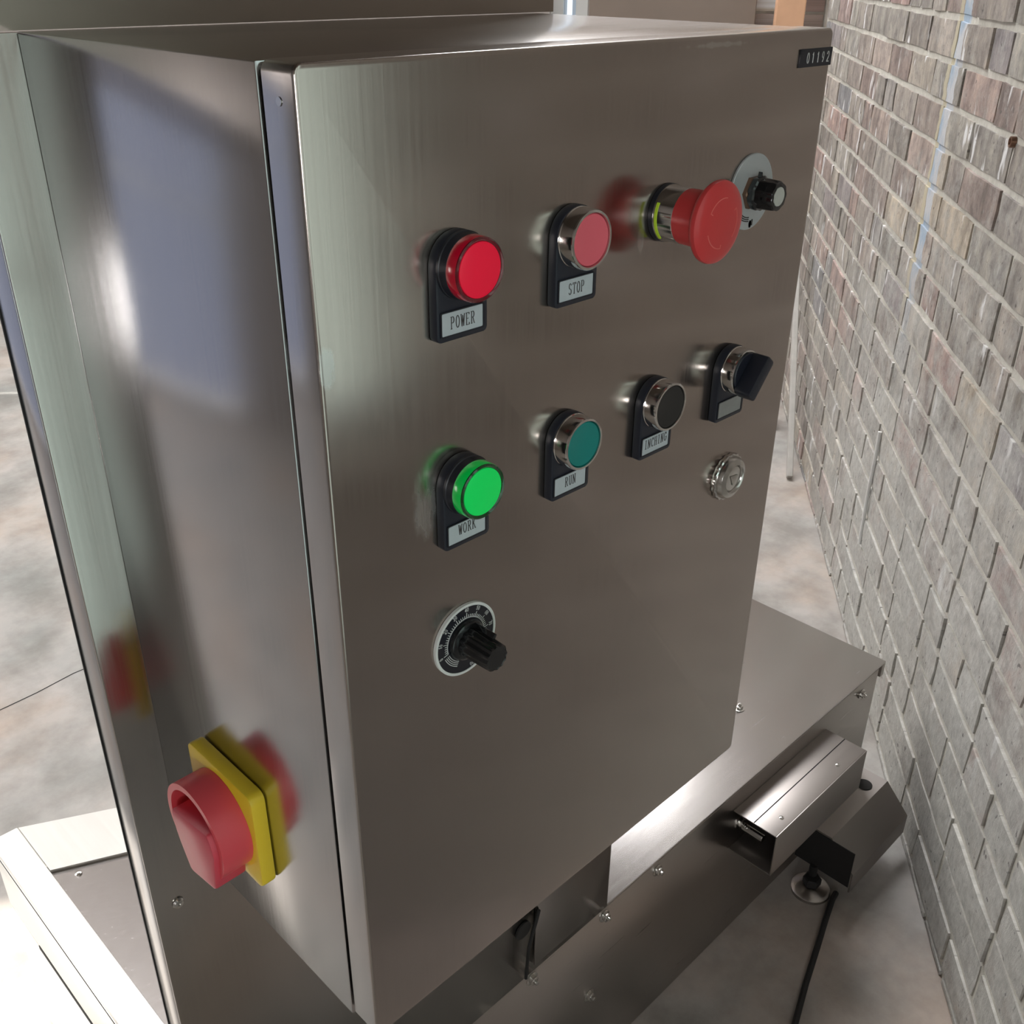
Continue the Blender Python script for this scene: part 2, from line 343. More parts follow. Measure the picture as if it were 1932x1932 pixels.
def tube(bm, pts, rad, seg=10):
    t = bmesh.new(); pts = [Vector(p) for p in pts]; rings = []
    for i, p in enumerate(pts):
        tg = (pts[min(i + 1, len(pts) - 1)] - pts[max(i - 1, 0)]).normalized()
        a = tg.orthogonal().normalized() if i == 0 else (a - tg * a.dot(tg)).normalized()
        b = tg.cross(a)
        rings.append([t.verts.new(p + rad * (math.cos(2 * PI * k / seg) * a + math.sin(2 * PI * k / seg) * b)) for k in range(seg)])
    for A, B in zip(rings, rings[1:]):
        for k in range(seg): t.faces.new((A[k], A[(k + 1) % seg], B[(k + 1) % seg], B[k]))
    t.faces.new(rings[0][::-1]); t.faces.new(rings[-1])
    return merge(bm, t)
def rrect(x0, x1, z0, z1, r, n=5):
    out = []
    for cx, cz, a0 in ((x1 - r, z1 - r, 0), (x0 + r, z1 - r, 90), (x0 + r, z0 + r, 180), (x1 - r, z0 + r, 270)):
        for k in range(n + 1):
            a = math.radians(a0 + 90 * k / n); out.append((cx + r * math.cos(a), cz + r * math.sin(a)))
    return out
def circ(r, n=48, cx=0, cz=0): return [(cx + r * math.cos(2 * PI * k / n), cz + r * math.sin(2 * PI * k / n)) for k in range(n)]

# ---- stroke lettering: thin horizontals, thicker uprights, small serifs
def arc(cx, cy, rx, ry, a0, a1, n=10): return [(cx + rx * math.cos(math.radians(a0 + (a1 - a0) * k / n)), cy + ry * math.sin(math.radians(a0 + (a1 - a0) * k / n))) for k in range(n + 1)]
def srf(x, y, w=0.16): return [(x - w, y), (x + w, y)]
GL = {
 'P': [[(.22, 0), (.22, 1)], [(.05, 1), (.55, 1)] , arc(.55, .75, .27, .25, 90, -90), [(.55, .5), (.22, .5)], srf(.22, 0)],
 'O': [arc(.5, .5, .38, .5, 0, 360, 20)],
 'W': [[(.1, 1), (.3, 0)], [(.3, 0), (.5, .9)], [(.5, .9), (.7, 0)], [(.7, 0), (.92, 1)], srf(.1, 1, .1), srf(.92, 1, .1)],
 'E': [[(.2, 0), (.2, 1)], [(.05, 1), (.82, 1), (.82, .86)], [(.2, .53), (.65, .53)], [(.05, 0), (.85, 0), (.85, .15)]],
 'R': [[(.22, 0), (.22, 1)], [(.05, 1), (.55, 1)], arc(.55, .76, .25, .24, 90, -90), [(.55, .52), (.22, .52)], [(.5, .52), (.85, 0), (.97, 0)], srf(.22, 0)],
 'S': [arc(.5, .75, .3, .25, 20, 270, 10) , arc(.5, .25, .32, .25, 90, -160, 10)],
 'T': [[(.5, 0), (.5, 1)], [(.08, .85), (.08, 1), (.92, 1), (.92, .85)], srf(.5, 0)],
 'U': [[(.2, 1), (.2, .3)] , arc(.5, .3, .3, .3, 180, 360), [(.8, .3), (.8, 1)], srf(.2, 1), srf(.8, 1)],
 'N': [[(.18, 0), (.18, 1)], [(.18, 1), (.8, 0)], [(.8, 0), (.8, 1)], srf(.18, 0), srf(.8, 1), [(.05, 1), (.18, 1)]],
 'K': [[(.2, 0), (.2, 1)], [(.78, 1), (.2, .42)], [(.4, .6), (.85, 0)], srf(.2, 0), srf(.2, 1), srf(.8, 1), srf(.85, 0, .12)],
 'I': [[(.5, 0), (.5, 1)], srf(.5, 0, .25), srf(.5, 1, .25)],
 'C': [arc(.55, .5, .4, .5, 50, 310, 16), [(.83, .98), (.83, .75)]],
 'H': [[(.2, 0), (.2, 1)], [(.8, 0), (.8, 1)], [(.2, .5), (.8, .5)], srf(.2, 0), srf(.2, 1), srf(.8, 0), srf(.8, 1)],
 'G': [arc(.52, .5, .4, .5, 50, 360, 16), [(.92, .45), (.6, .45)], [(.8, .98), (.8, .78)]],
 '0': [arc(.5, .5, .32, .5, 0, 360, 18)], '1': [[(.32, .8), (.5, 1), (.5, 0)]],
 '2': [arc(.5, .7, .3, .3, 170, -30, 10) + [(.2, 0), (.82, 0)]], '9': [arc(.5, .7, .28, .3, 0, 360, 14), [(.78, .7), (.72, .3), (.45, 0)]],
 '3': [arc(.48, .75, .28, .25, 160, -90, 8), arc(.48, .25, .32, .25, 90, -160, 8)], '4': [[(.68, 0), (.68, 1), (.15, .3), (.9, .3)]],
 '5': [[(.8, 1), (.28, 1), (.24, .55)], arc(.48, .32, .3, .3, 130, -150, 10)], '6': [arc(.5, .3, .3, .3, 0, 360, 14), [(.22, .38), (.35, .75), (.68, 1)]],
 '7': [[(.15, 1), (.85, 1), (.4, 0)]], '8': [arc(.5, .74, .25, .26, 0, 360, 12), arc(.5, .25, .3, .25, 0, 360, 12)],
}
def strokes(bm, lines, fn, wv, wh, h=0.0002):
    """ribbons of real thickness along polylines; upright strokes get width wv, level ones wh"""
    for pl in lines:
        for (a, b) in zip(pl, pl[1:]):
            dx, dy = b[0] - a[0], b[1] - a[1]; ln = math.hypot(dx, dy)
            if ln < 1e-9: continue
            w = (wh + (wv - wh) * abs(dy) / ln) / 2; nx, ny = -dy / ln * w, dx / ln * w; ex, ey = dx / ln * w * .5, dy / ln * w * .5
            q = [(a[0] - ex + nx, a[1] - ey + ny), (b[0] + ex + nx, b[1] + ey + ny), (b[0] + ex - nx, b[1] + ey - ny), (a[0] - ex - nx, a[1] - ey - ny)]
            T = [bm.verts.new(fn(u, v, h)) for u, v in q]; B = [bm.verts.new(fn(u, v, 0)) for u, v in q]
            bm.faces.new(T)
            for i in range(4): bm.faces.new((T[i], B[i], B[(i + 1) % 4], T[(i + 1) % 4]))
def text(bm, s, cx, cz, y, adv, hgt, gw, wv, wh, rot=0.0):
    """lettering on a face looking towards -y, centred on (cx, cz)"""
    x0 = -adv * len(s) / 2; ca, sa = math.cos(rot), math.sin(rot)
    for i, ch in enumerate(s):
        if ch == ' ': continue
        ls = [[(x0 + i * adv + (adv - gw) / 2 + px * gw, (py - .5) * hgt) for px, py in pl] for pl in GL[ch]]
        strokes(bm, ls, lambda u, v, h: (cx + u * ca - v * sa, y - h, cz + u * sa + v * ca), wv, wh)

# ------------------------------------------------------------------ the room
def room(name, bm, mat, kind='structure', smooth=False):
    bmesh.ops.recalc_face_normals(bm, faces=bm.faces)
    me = bpy.data.meshes.new(name); bm.to_mesh(me); bm.free(); me.materials.append(M[mat])
    o = bpy.data.objects.new(name, me); COL.objects.link(o); o.location = RM; o.rotation_euler = (0, 0, RA)
    if kind: o['kind'] = kind
    return o
def roomchild(name, bm, mat, parent, recentre=True):
    bmesh.ops.recalc_face_normals(bm, faces=bm.faces)
    c = sum((v.co for v in bm.verts), Vector()) / len(bm.verts)
    for v in bm.verts: v.co -= c
    me = bpy.data.meshes.new(name); bm.to_mesh(me); bm.free(); me.materials.append(M[mat])
    o = bpy.data.objects.new(name, me); COL.objects.link(o); o.parent = parent; o.location = c
    return o
S0, S1, T1, H = -4.2, 2.6, 4.6, 4.0
b = nb(); box(b, S0 - .2, S1 + .2, -.3, T1 + .2, -.12, 0); floor = room('floor', b, 'floor')
floor['label'] = 'worn stained concrete floor with a fine crack'
b = nb(); box(b, S0 - .2, S1 + .2, -.3, T1 + .2, H, H + .1); room('ceiling', b, 'ceiling')
def wall_with_holes(name, u0, u1, z1, holes, place, mat, thick=.2):
    """a wall slab split round its openings; place(u0,u1,z0,z1) gives the box limits"""
    b = nb(); us = sorted({u0, u1, *[h[0] for h in holes], *[h[1] for h in holes]})
    for a, c in zip(us, us[1:]):
        mid = (a + c) / 2; cuts = sorted((h[2], h[3]) for h in holes if h[0] < mid < h[1]); z = 0
        for lo, hi in cuts:
            if lo > z: box(b, *place(a, c, z, lo))
            z = hi
        if z < z1: box(b, *place(a, c, z, z1))
    return room(name, b, mat)
wn = [0]
def window(hole, place, depth, panemat, bars=2, rails=1, back=0):
    """frame, glazing bars and daylit panes filling an opening"""
    wn[0] += 1
    u0, u1, z0, z1 = hole; fw = .05
    b = nb()
    for q in ((u0, u0 + fw, z0, z1), (u1 - fw, u1, z0, z1), (u0, u1, z0, z0 + fw), (u0, u1, z1 - fw, z1)): box(b, *place(*q, depth))
    o = room('window_%d' % wn[0], b, 'frame')
    nu, nz = bars + 1, rails + 1; bw = .03
    pu, pz = (u1 - u0 - 2 * fw) / nu, (z1 - z0 - 2 * fw) / nz
    for i in range(nu):
        for j in range(nz):
            b = nb(); a = u0 + fw + i * pu; c = z0 + fw + j * pz
            box(b, *place(a + bw / 2, a + pu - bw / 2, c + bw / 2, c + pz - bw / 2, .012)); roomchild('pane', b, panemat, o)
    for i in range(1, nu):
        b = nb(); x = u0 + fw + i * pu; box(b, *place(x - bw / 2, x + bw / 2, z0 + fw, z1 - fw, .04)); roomchild('glazing_bar', b, 'frame', o)
    for j in range(1, nz):
        b = nb(); z = z0 + fw + j * pz; box(b, *place(u0 + fw, u1 - fw, z - bw / 2, z + bw / 2, .04)); roomchild('glazing_rail', b, 'frame', o)
    return o
# right brick wall: its mortar core, with a window further back along it
side_hole, side_door = (-2.02, -1.62, 1.0, 2.4), (-3.4, -2.1, .3, 2.4)
pw = lambda a, c, z0, z1: (a, c, -.22, -.0046, z0, z1)
wall_r = wall_with_holes('wall_right', S0, 2.03, H, [side_hole, side_door], pw, 'mortar')
wall_r['label'] = 'weathered old brick wall with pale mortar and a faded blue paint line'
window(side_hole, lambda a, c, z0, z1, dp: (a, c, -.12, -.12 + dp, z0, z1), .07, 'pane_side', 0, 1)
window(side_door, lambda a, c, z0, z1, dp: (a, c, -.12, -.12 + dp, z0, z1), .07, 'pane_side', 2, 1)
# back wall, left wall and the wall behind
hi_hole, bk_hole = (-.05, 2.6, 2.75, 3.85), (.84, .99, .9, 2.0)
pb = lambda a, c, z0, z1: (S1, S1 + .2, a, c, z0, z1)
wall_b = wall_with_holes('wall_back', -.3, T1, H, [hi_hole, bk_hole], pb, 'plaster')
window(hi_hole, lambda a, c, z0, z1, dp: (S1 + .05, S1 + .05 + dp, a, c, z0, z1), .07, 'pane_high', 3, 0)
window(bk_hole, lambda a, c, z0, z1, dp: (S1 + .05, S1 + .05 + dp, a, c, z0, z1), .07, 'pane_back', 0, 1)
l1, l2 = (-1.84, -1.30, 2.45, 3.75), (-2.0, 1.2, .08, 2.3)  # first opening is added and sized to shape the sun beam
pl = lambda a, c, z0, z1: (a, c, T1, T1 + .2, z0, z1)
wall_with_holes('wall_left', S0, S1, H, [l1, l2], pl, 'plaster')
window(l2, lambda a, c, z0, z1, dp: (a, c, T1 + .05, T1 + .05 + dp, z0, z1), .07, 'pane_blue', 4, 1)
f_hole = (.25, .80, 1.08, 1.66)
wall_with_holes('wall_front', -.3, T1, H, [f_hole], lambda a, c, z0, z1: (S0 - .2, S0, a, c, z0, z1), 'plaster')
window(f_hole, lambda a, c, z0, z1, dp: (S0 - .1, S0 - .1 + dp, a, c, z0, z1), .07, 'pane_front', 0, 0)
sv = (RD * .6 - RN * 3.4).normalized() + Vector((0, 0, -math.tan(math.radians(41))))     # travel of the sunlight
suno.rotation_euler = sv.to_track_quat('-Z', 'Y').to_euler()
# roof light set in the ceiling
def roof_light(s0, s1, t0, t1, n, mat='pane_roof'):
    wn[0] += 1; b = nb()
    for q in ((s0 - .08, s0, t0 - .08, t1 + .08), (s1, s1 + .08, t0 - .08, t1 + .08), (s0, s1, t0 - .08, t0), (s0, s1, t1, t1 + .08)): box(b, *q, H - .08, H - .001)
    rl = room('window_%d' % wn[0], b, 'frame'); w = (s1 - s0) / n
    for i in range(n):
        b = nb(); box(b, s0 + i * w + .02, s0 + (i + 1) * w - .02, t0 + .01, t1 - .01, H - .05, H - .035); roomchild('pane', b, mat, rl)
roof_light(0, 2.1, 2.0, 4.2, 3)
roof_light(1.2, 2.5, .05, 1.4, 2, 'pane_roof_clear')

# bricks: individual ones where the photograph shows them, the rest of the wall joined
def proj(p):
    q = p - CC; z = q.dot(Vector(CR[2]))
    return (966 + FPX * q.dot(Vector(CR[0])) / z, 966 + FPX * q.dot(Vector(CR[1])) / z, z) if z > .05 else (9e9, 9e9, z)
CRS, JO = .075, .0165
lay = []
rb = random.Random(21)
for k in range(-1, 53):
    z0 = JO + k * CRS + .0055; z1 = z0 + CRS - .011
    if k == -1: z0 = .001; z1 = JO - .0055
    x = S0 + (0 if k % 2 else -.11) + rb.uniform(0, .02)
    while x < 2.03:
        L_ = .215 if rb.random() < .62 else .103
        a, c = max(x, S0), min(x + L_, 2.03)
        if c - a > .03 and not any(c > q[0] and a < q[1] and z1 > q[2] and z0 < q[3] for q in (side_hole, side_door)): lay.append((a, c, z0, z1))
        x += L_ + .0105
cand = []
for i, (a, c, z0, z1) in enumerate(lay):
    w = RM + RD * ((a + c) / 2) + Vector((0, 0, (z0 + z1) / 2)); u, v, dz = proj(w)
    if -40 < u < 1990 and -60 < v < 2000 and u > 1380: cand.append((dz, i))
cand.sort(); singles = {i for _, i in cand[:300]}
def brick_mesh(seed, L_, h):
    rr = random.Random(seed); t = bmesh.new(); nx, nz = max(2, int(L_ / .05)), 2; D = .0105
    g = [[t.verts.new((-L_ / 2 + L_ * i / nx + (rr.uniform(-.0016, .0016) if 0 < i < nx else rr.uniform(-.001, .003) * (1 if i == 0 else -1)),
                       rr.uniform(-.0012, .0012) - (.0016 if i in (0, nx) or j in (0, nz) else 0), -h / 2 + h * j / nz + (0 if 0 < j < nz else rr.uniform(-.001, .0022) * (1 if j == 0 else -1)))) for j in range(nz + 1)] for i in range(nx + 1)]
    for i in range(nx):
        for j in range(nz): t.faces.new((g[i][j], g[i + 1][j], g[i + 1][j + 1], g[i][j + 1]))
    rim = [g[i][0] for i in range(nx + 1)] + [g[nx][j] for j in range(1, nz + 1)] + [g[i][nz] for i in range(nx - 1, -1, -1)] + [g[0][j] for j in range(nz - 1, 0, -1)]
    bk = [t.verts.new((v.co.x, -D, v.co.z)) for v in rim]
    for i in range(len(rim)): t.faces.new((rim[i], bk[i], bk[(i + 1) % len(rim)], rim[(i + 1) % len(rim)]))
    bmesh.ops.recalc_face_normals(t, faces=t.faces)
    return t
pool = {}
def shared(L_, h):
    key = (round(L_, 3), round(h, 3), rb.randrange(7))
    if key not in pool:
        t = brick_mesh(len(pool), L_, h); me = bpy.data.meshes.new('brick'); t.to_mesh(me); t.free(); me.materials.append(M['brick']); pool[key] = me
        me.polygons.foreach_set('use_smooth', [True] * len(me.polygons)); me.set_sharp_from_angle(angle=math.radians(50))
    return pool[key]
rest = nb()
for i, (a, c, z0, z1) in enumerate(lay):
    y = rb.uniform(-.0012, .0026)
    if i in singles:
        o = bpy.data.objects.new('brick', shared(c - a, z1 - z0)); COL.objects.link(o); o.parent = wall_r; o.location = ((a + c) / 2, y, (z0 + z1) / 2)
    else: box(rest, a, c, -.0105, y, z0, z1)
ro = roomchild('brickwork', rest, 'brick', wall_r); ro['kind'] = 'stuff'

b = nb(); tube(b, [(.305, .0035, .53), (.3015, .0035, .47), (.306, .0035, .375), (.2935, .0035, .246)], .0045, 8); roomchild('mortar_run', b, 'white_ink', wall_r)
b = nb(); lathe(b, (-.126, .0, 1.211), [(.0085, -.004), (.0085, .0042), (.006, .0046), (.005, .001), (0, .001)], '-y', 18)
for v in b.verts: v.co.y = -v.co.y
roomchild('wall_plug', b, 'brass_dirty', wall_r)
# end of the room: dark brick return, timber post, brown board
b = nb(); box(b, 2.03, 2.6, -.3, -.06, 0, H); o = room('wall_recess', b, 'mortar')
dark = nb()
bb = brick_mat('dark_brick'); M['dark_brick'] = bb
b = nb(); box(b, 2.5, 2.58, -.06, .235, 0, 2.4); pier = room('wall_pier', b, 'mortar')
for k in range(13, 20):
    for (a, c) in ((-.055, .05), (.06, .232)):
        t = nb(); box(t, 2.492, 2.5, a, c, JO + k * CRS + .005, JO + (k + 1) * CRS - .005); roomchild('brick', t, 'brick', pier)
def tag(o, label, cat, group=None):
    o['label'] = label; o['category'] = cat
    if group: o['group'] = group
    return o
b = nb(); box(b, 2.36, 2.42, .03, .135, 0, 2.3, .004); tag(room('timber_post', b, 'timber', None), 'pale planed timber post standing at the end of the brick wall', 'post')
b = nb(); box(b, 2.44, 2.47, .2, .825, 0.02, 2.1, .003)
bo = room('board', b, 'board', None); tag(bo, 'large flat brown board standing upright beside the timber post', 'board')
b = nb(); box(b, 2.43, 2.475, .19, .84, 0, .02); roomchild('bottom_rail', b, 'timber', bo)
# plank leaning along the foot of the wall and a loose brick behind it
b = nb(); t = bmesh.new(); bmesh.ops.create_cube(t, size=1)
for v in t.verts: v.co = Vector((v.co.x * .024, v.co.y * .018, (v.co.z + .5) * 1.0))
bmesh.ops.bevel(t, geom=list(t.edges), offset=.002, segments=1, affect='EDGES')
bmesh.ops.rotate(t, verts=t.verts, cent=(0, 0, 0), matrix=Matrix.Rotation(math.radians(40), 3, 'Y'))
for v in t.verts: v.co += Vector((1.125, .045, .0095))
merge(b, t); tag(room('plank', b, 'plank', None), 'narrow weathered grey plank leaning along the foot of the brick wall', 'plank')
b = nb(); box(b, 1.52, 1.62, .05, .16, 0, .065, .004); tag(room('loose_brick', b, 'brick', None), 'dark loose brick lying on the floor behind the leaning plank', 'brick')
# crack in the floor
b = nb()
cp = [(.05, 1.69), (.14, 1.712), (.228, 1.70), (.31, 1.704), (.40, 1.716), (.52, 1.71), (.70, 1.75)]
for (x0, y0), (x1, y1) in zip(cp, cp[1:]):
    w = .0016; q = [b.verts.new((x0, y0 - w, .0004)), b.verts.new((x1, y1 - w, .0004)), b.verts.new((x1, y1 + w, .0004)), b.verts.new((x0, y0 + w, .0004))]; b.faces.new(q)
bmesh.ops.translate(b, verts=b.verts, vec=(0, 0, -ZT))
inv = Matrix.Rotation(-RA, 4, 'Z') @ Matrix.Translation(-RM)
for v in b.verts: v.co = inv @ (v.co + Vector((0, 0, ZT)))
roomchild('crack', b, 'gap', floor)

# ------------------------------------------------------------------ machine base behind and below the cabinet
mach = empty('machine_base', (.5, .5, -ZT))
tag(mach, 'stainless steel machine frame with flat deck standing behind the control cabinet', 'machine')
YP = .24
def bolt(x, y, z, axis='-y', r=.0065, stud=True):
    b = nb(); hexp = [(r * math.cos(PI / 3 * k), r * math.sin(PI / 3 * k)) for k in range(6)]
    prism(b, (x, y, z), hexp, .0015, .0065, axis, .0006)
    o = obj('bolt', b, 'bolt', mach)
    b = nb(); lathe(b, (x, y, z), [(r * 1.45, 0.0002), (r * 1.45, .0014), (r * 1.2, .0018)], axis, 20); obj('washer', b, 'bolt', o)
    if stud:
        b = nb(); lathe(b, (x, y, z), [(r * .5, .0065), (r * .5, .010), (r * .3, .011)], axis, 12); obj('stud', b, 'bolt', o)
    return o
# back panel: front sheet, return flange on the left, wider below
b = nb(); pts = [(-.030, -1.0641), (.5345, -1.0641), (.5345, -.20), (.366, -.20), (.366, -.001), (-.030, -.001)]
prism(b, (0, YP, 0), pts, -.0025, 0, '-y', .0008)
bp_ = obj('back_panel', b, 'panel', mach)
b = nb(); box(b, -.0300, -.0275, YP + .0026, YP + .028, -1.06, -.003, .0006); obj('return_flange', b, 'side', mach)
b = nb(); box(b, .532, .5345, YP + .0026, YP + .3, -1.06, -.2, .0006); obj('column_side', b, 'side', mach)
b = nb(); box(b, -.0305, -.0272, YP + .0282, YP + .0300, -1.06, -.003); obj('edge_seal', b, 'rubber', mach)
# cover plate with its cable opening
b = nb(); box(b, .3945, .531, YP - .0022, YP - .0002, -1.052, -.62, .0006); obj('cover_plate', b, 'panel', mach)
b = nb(); lathe(b, (.374, YP, -.972), [(.012, .0003), (.012, .0025), (.0095, .003), (.0, .003)], '-y', 28); obj('cable_grommet', b, 'rubber', mach)
b = nb(); tube(b, [(.3975, YP - .004, -.955), (.3945, YP - .004, -.966), (.386, YP - .005, -.986), (.3805, YP - .005, -1.005), (.3785, YP - .005, -1.03), (.3775, YP - .004, -1.058)], .0022); obj('lead', b, 'rubber', mach)
# deck, skirt and right-hand lip
b = nb(); box(b, .5346, 1.297, YP + .0001, .90, -1.064, -1.060, .0012)
for v in b.verts: v.co.z += 0
dk = obj('deck', b, 'deck', mach)
b = nb(); box(b, 1.285, 1.297, YP + .0001, .90, -1.09, -1.0642, .001); obj('deck_lip', b, 'skirt', mach)
b = nb(); box(b, -.004, 1.272, YP, YP + .003, -1.388, -1.0642, .0008); obj('skirt', b, 'skirt', mach)
b = nb(); box(b, 1.269, 1.272, YP + .0032, .88, -1.388, -1.0645, .0008); obj('end_skirt', b, 'skirt', mach)
b = nb(); box(b, -.0060, -.0042, YP + .01, .90, -1.166, -1.062, .0006); obj('side_skirt', b, 'rim', mach)
b = nb(); box(b, -.0060, -.0042, YP + .01, .90, -1.415, -1.178, .0006); obj('side_skirt', b, 'rim', mach)
b = nb(); box(b, -.0066, -.0040, YP + .02, .80, -1.1755, -1.1685); obj('side_seam', b, 'gap', mach)
b = nb(); box(b, -.0066, -.0058, YP + .02, .90, -1.0645, -1.0625); obj('edge_seam', b, 'gap', mach)
# raised rim and sloping tray at the left of the deck
b = nb(); box(b, -.006, .032, YP + .04, .905, -1.0596, -1.049, .002); obj('tray_rim', b, 'rim', mach)
def slab(bm, q, th):
    T = [bm.verts.new(p) for p in q]; B = [bm.verts.new((p[0], p[1], p[2] - th)) for p in q]
    bm.faces.new(T); bm.faces.new(B[::-1])
    for i in range(4): bm.faces.new((T[i], B[i], B[(i + 1) % 4], T[(i + 1) % 4]))
b = nb(); slab(b, [(.033, YP + .05, -1.056), (.24, YP + .05, -1.140), (.24, .795, -1.140), (.033, .795, -1.056)], .002); obj('tray_slope', b, 'deck', mach)
b = nb(); slab(b, [(.033, .797, -1.0505), (.24, .797, -1.1345), (.24, .904, -1.1345), (.033, .904, -1.0505)], .003); obj('tray_step', b, 'rim', mach)
b = nb(); lathe(b, (.062, .782, -1.0676), [(.005, -.001), (.0048, .0018), (.003, .003), (0, .0034)], 'z', 16); obj('screw', b, 'bolt', mach)
for (xx, yy) in ((.40, .92), ):
    b = nb(); box(b, .0325, .5, .905, .909, -1.38, -1.145, .0005); obj('rear_skirt', b, 'rim', mach)
# bolts the photograph shows
for x, z in ((.392, -1.075), (.529, -1.077), (.507, -1.216), (.642, -1.079), (1.217, -1.089)): bolt(x, YP, z)
bolt(.997, .348, -1.0599, 'z'); 
b = nb(); lathe(b, (-.012, YP, -.612), [(.0048, .0002), (.0048, .0012), (.0036, .0026), (.0012, .003), (.0012, .002), (0, .002)], '-y', 20); obj('screw', b, 'bolt', mach)
# channel fixed to the skirt, its two rivets, and the bolt in its open end
b = nb()
box(b, .831, 1.10, .166, YP - .0003, -1.100, -1.098, .0006); box(b, .831, 1.10, .164, .166, -1.178, -1.098, .0006); box(b, .831, 1.10, .166, YP - .0003, -1.178, -1.176, .0006)
ch = obj('channel', b, 'channel', mach)
b = nb(); box(b, .832, 1.099, .2035, .2048, -1.0978, -1.0974); obj('seam', b, 'gap', ch)
for x in (1.035, .870):
    b = nb(); lathe(b, (x, .181, -1.098), [(.0038, .0001), (.0036, .001), (.002, .0018), (0, .002)], 'z', 18); obj('rivet', b, 'bolt', ch)
bolt(.856, YP, -1.14, '-y', .008)
b = nb(); tube(b, [(.862, .20, -1.15), (.862, .22, -1.15), (.862, YP, -1.15)], .006); obj('spindle', b, 'bolt', ch)
# angled foot guard
b = nb(); th = .003
prof = [(YP - .001, -1.287), (.180, -1.287), (.131, -1.338), (.131, -1.380)]
inn = [(.134, -1.380), (.134, -1.3392), (.1812, -1.290), (YP - .001, -1.290)]
poly = prof + inn
prism(b, (0, 0, 0), [(-y, z) for y, z in poly], -1.272, -1.073, '-x', 0)
fg = obj('foot_guard', b, 'channel', mach)
b = nb(); lathe(b, (1.232, .205, -1.287), [(.014, .0002), (.014, .0015), (.011, .0018), (0, .0018)], 'z', 24); obj('hole_disc', b, 'rubber', fg)  # near-black disc laid on the guard top for the dark of a hole
b = nb(); box(b, 1.072, 1.0735, .135, YP - .001, -1.37, -1.291); obj('end_plate', b, 'rubber', fg)
# levelling foot
b = nb(); lathe(b, (1.066, .196, -ZT), [(.034, 0), (.034, .006), (.029, .011), (.014, .014), (.009, .016), (.009, .02)], 'z', 36); ft = obj('levelling_foot', b, 'skirt', mach)
b = nb(); lathe(b, (1.066, .196, -ZT + .018), [(.016, 0), (.016, .012), (.013, .014)], 'z', 6); obj('nut', b, 'rubber', ft)
b = nb(); lathe(b, (1.072, .20, -ZT + .02), [(.0075, 0), (.0075, .035)], 'z', 14); obj('stem', b, 'rubber', ft)
b = nb(); box(b, .25, .534, YP + .004, .90, -1.146, -1.142); obj('tray_floor', b, 'deck', mach)
for x, y in ((.04, .30), (.04, .85), (1.22, .85)):
    b = nb(); lathe(b, (x, y, -ZT), [(.03, 0), (.03, .01), (.012, .016), (.012, .07)], 'z', 20); obj('levelling_foot', b, 'bolt', mach)
# taller housing rising behind the cabinet top
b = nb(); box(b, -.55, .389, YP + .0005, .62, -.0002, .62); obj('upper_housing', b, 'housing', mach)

# ------------------------------------------------------------------ control cabinet
cab = empty('control_cabinet', (.185, .12, -.54))
tag(cab, 'brushed stainless steel control cabinet with buttons, lamps and dials on its door', 'control cabinet')
W, HH, DT = .370, .5385, .0209
b = nb(); box(b, -.0008, W, DT + .0022, YP - .0006, -HH, -.0006, .0007, 2)
for f in b.faces: pass
body = obj('body', b, 'side', cab, mats=['side', 'top'])
for p in body.data.polygons:
    if p.normal.z > .7: p.material_index = 1
b = nb(); box(b, .003, W - .003, DT - .004, DT + .0021, -HH + .004, -.006); obj('door_seal', b, 'gap', cab)
b = nb(); prism(b, (0, 0, 0), rrect(0, W, -HH, 0, .004, 4), -DT, 0, '-y')
t = b; bmesh.ops.recalc_face_normals(t, faces=t.faces)
ed = [e for e in t.edges if all(abs(v.co.y) < 1e-6 for v in e.verts)]
bmesh.ops.bevel(t, geom=ed, offset=.0016, segments=3, profile=.5, affect='EDGES')
door = obj('door', b, 'door', cab, mats=['door', 'side', 'top'])
for p in door.data.polygons:
    if abs(p.normal.x) > .8: p.material_index = 1
    elif p.normal.z > .8: p.material_index = 2
b = nb(); lathe(b, (0.0, .0105, -.0135), [(.0017, .0001), (.0017, .0004), (0, .0004)], '-x', 16); obj('rivet', b, 'bolt', door)
# worn patch and rust-free scuffs ground into the sheet round one lamp
PT = .0055
def legend(part, cx, cz, word, blank=False, hgt=.0054, adv=.003, dz=0.0):
    """black legend plate with rounded top, its card and the word printed on it"""
    poly = [(15e-3 * math.cos(math.radians(a)), 15e-3 * math.sin(math.radians(a))) for a in range(0, 181, 10)]
    r = .0022
    poly += [(-.015, -.0325 + r), (-.015 + r * .3, -.0325 + r * .3), (-.015 + r, -.0325), (.015 - r, -.0325), (.015 - r * .3, -.0325 + r * .3), (.015, -.0325 + r)]
    b = nb(); prism(b, (cx, 0, cz), poly, .0001, PT, '-y', .0007); pl_ = obj('legend_plate', b, 'navy', part)
    b = nb(); prism(b, (cx, 0, cz), rrect(-.0135, .0125, -.0302, -.0186, .0008, 3), PT - .0001, PT + .0006, '-y', 0, hole=rrect(-.0127, .0117, -.0295, -.0192, .0006, 3)); obj('card_frame', b, 'black', part)
    b = nb(); prism(b, (cx, 0, cz), rrect(-.0129, .0119, -.0297, -.0190, .0006, 3), PT - .0001, PT + .0003); obj('legend_card', b, 'card_blank' if blank else 'card', part)
    if word:
        b = nb(); text(b, word, cx - .0004, cz - .0242 + dz, -PT - .00031, adv, hgt, adv * .82, .00036, .00022); obj('lettering', b, 'ink', part)
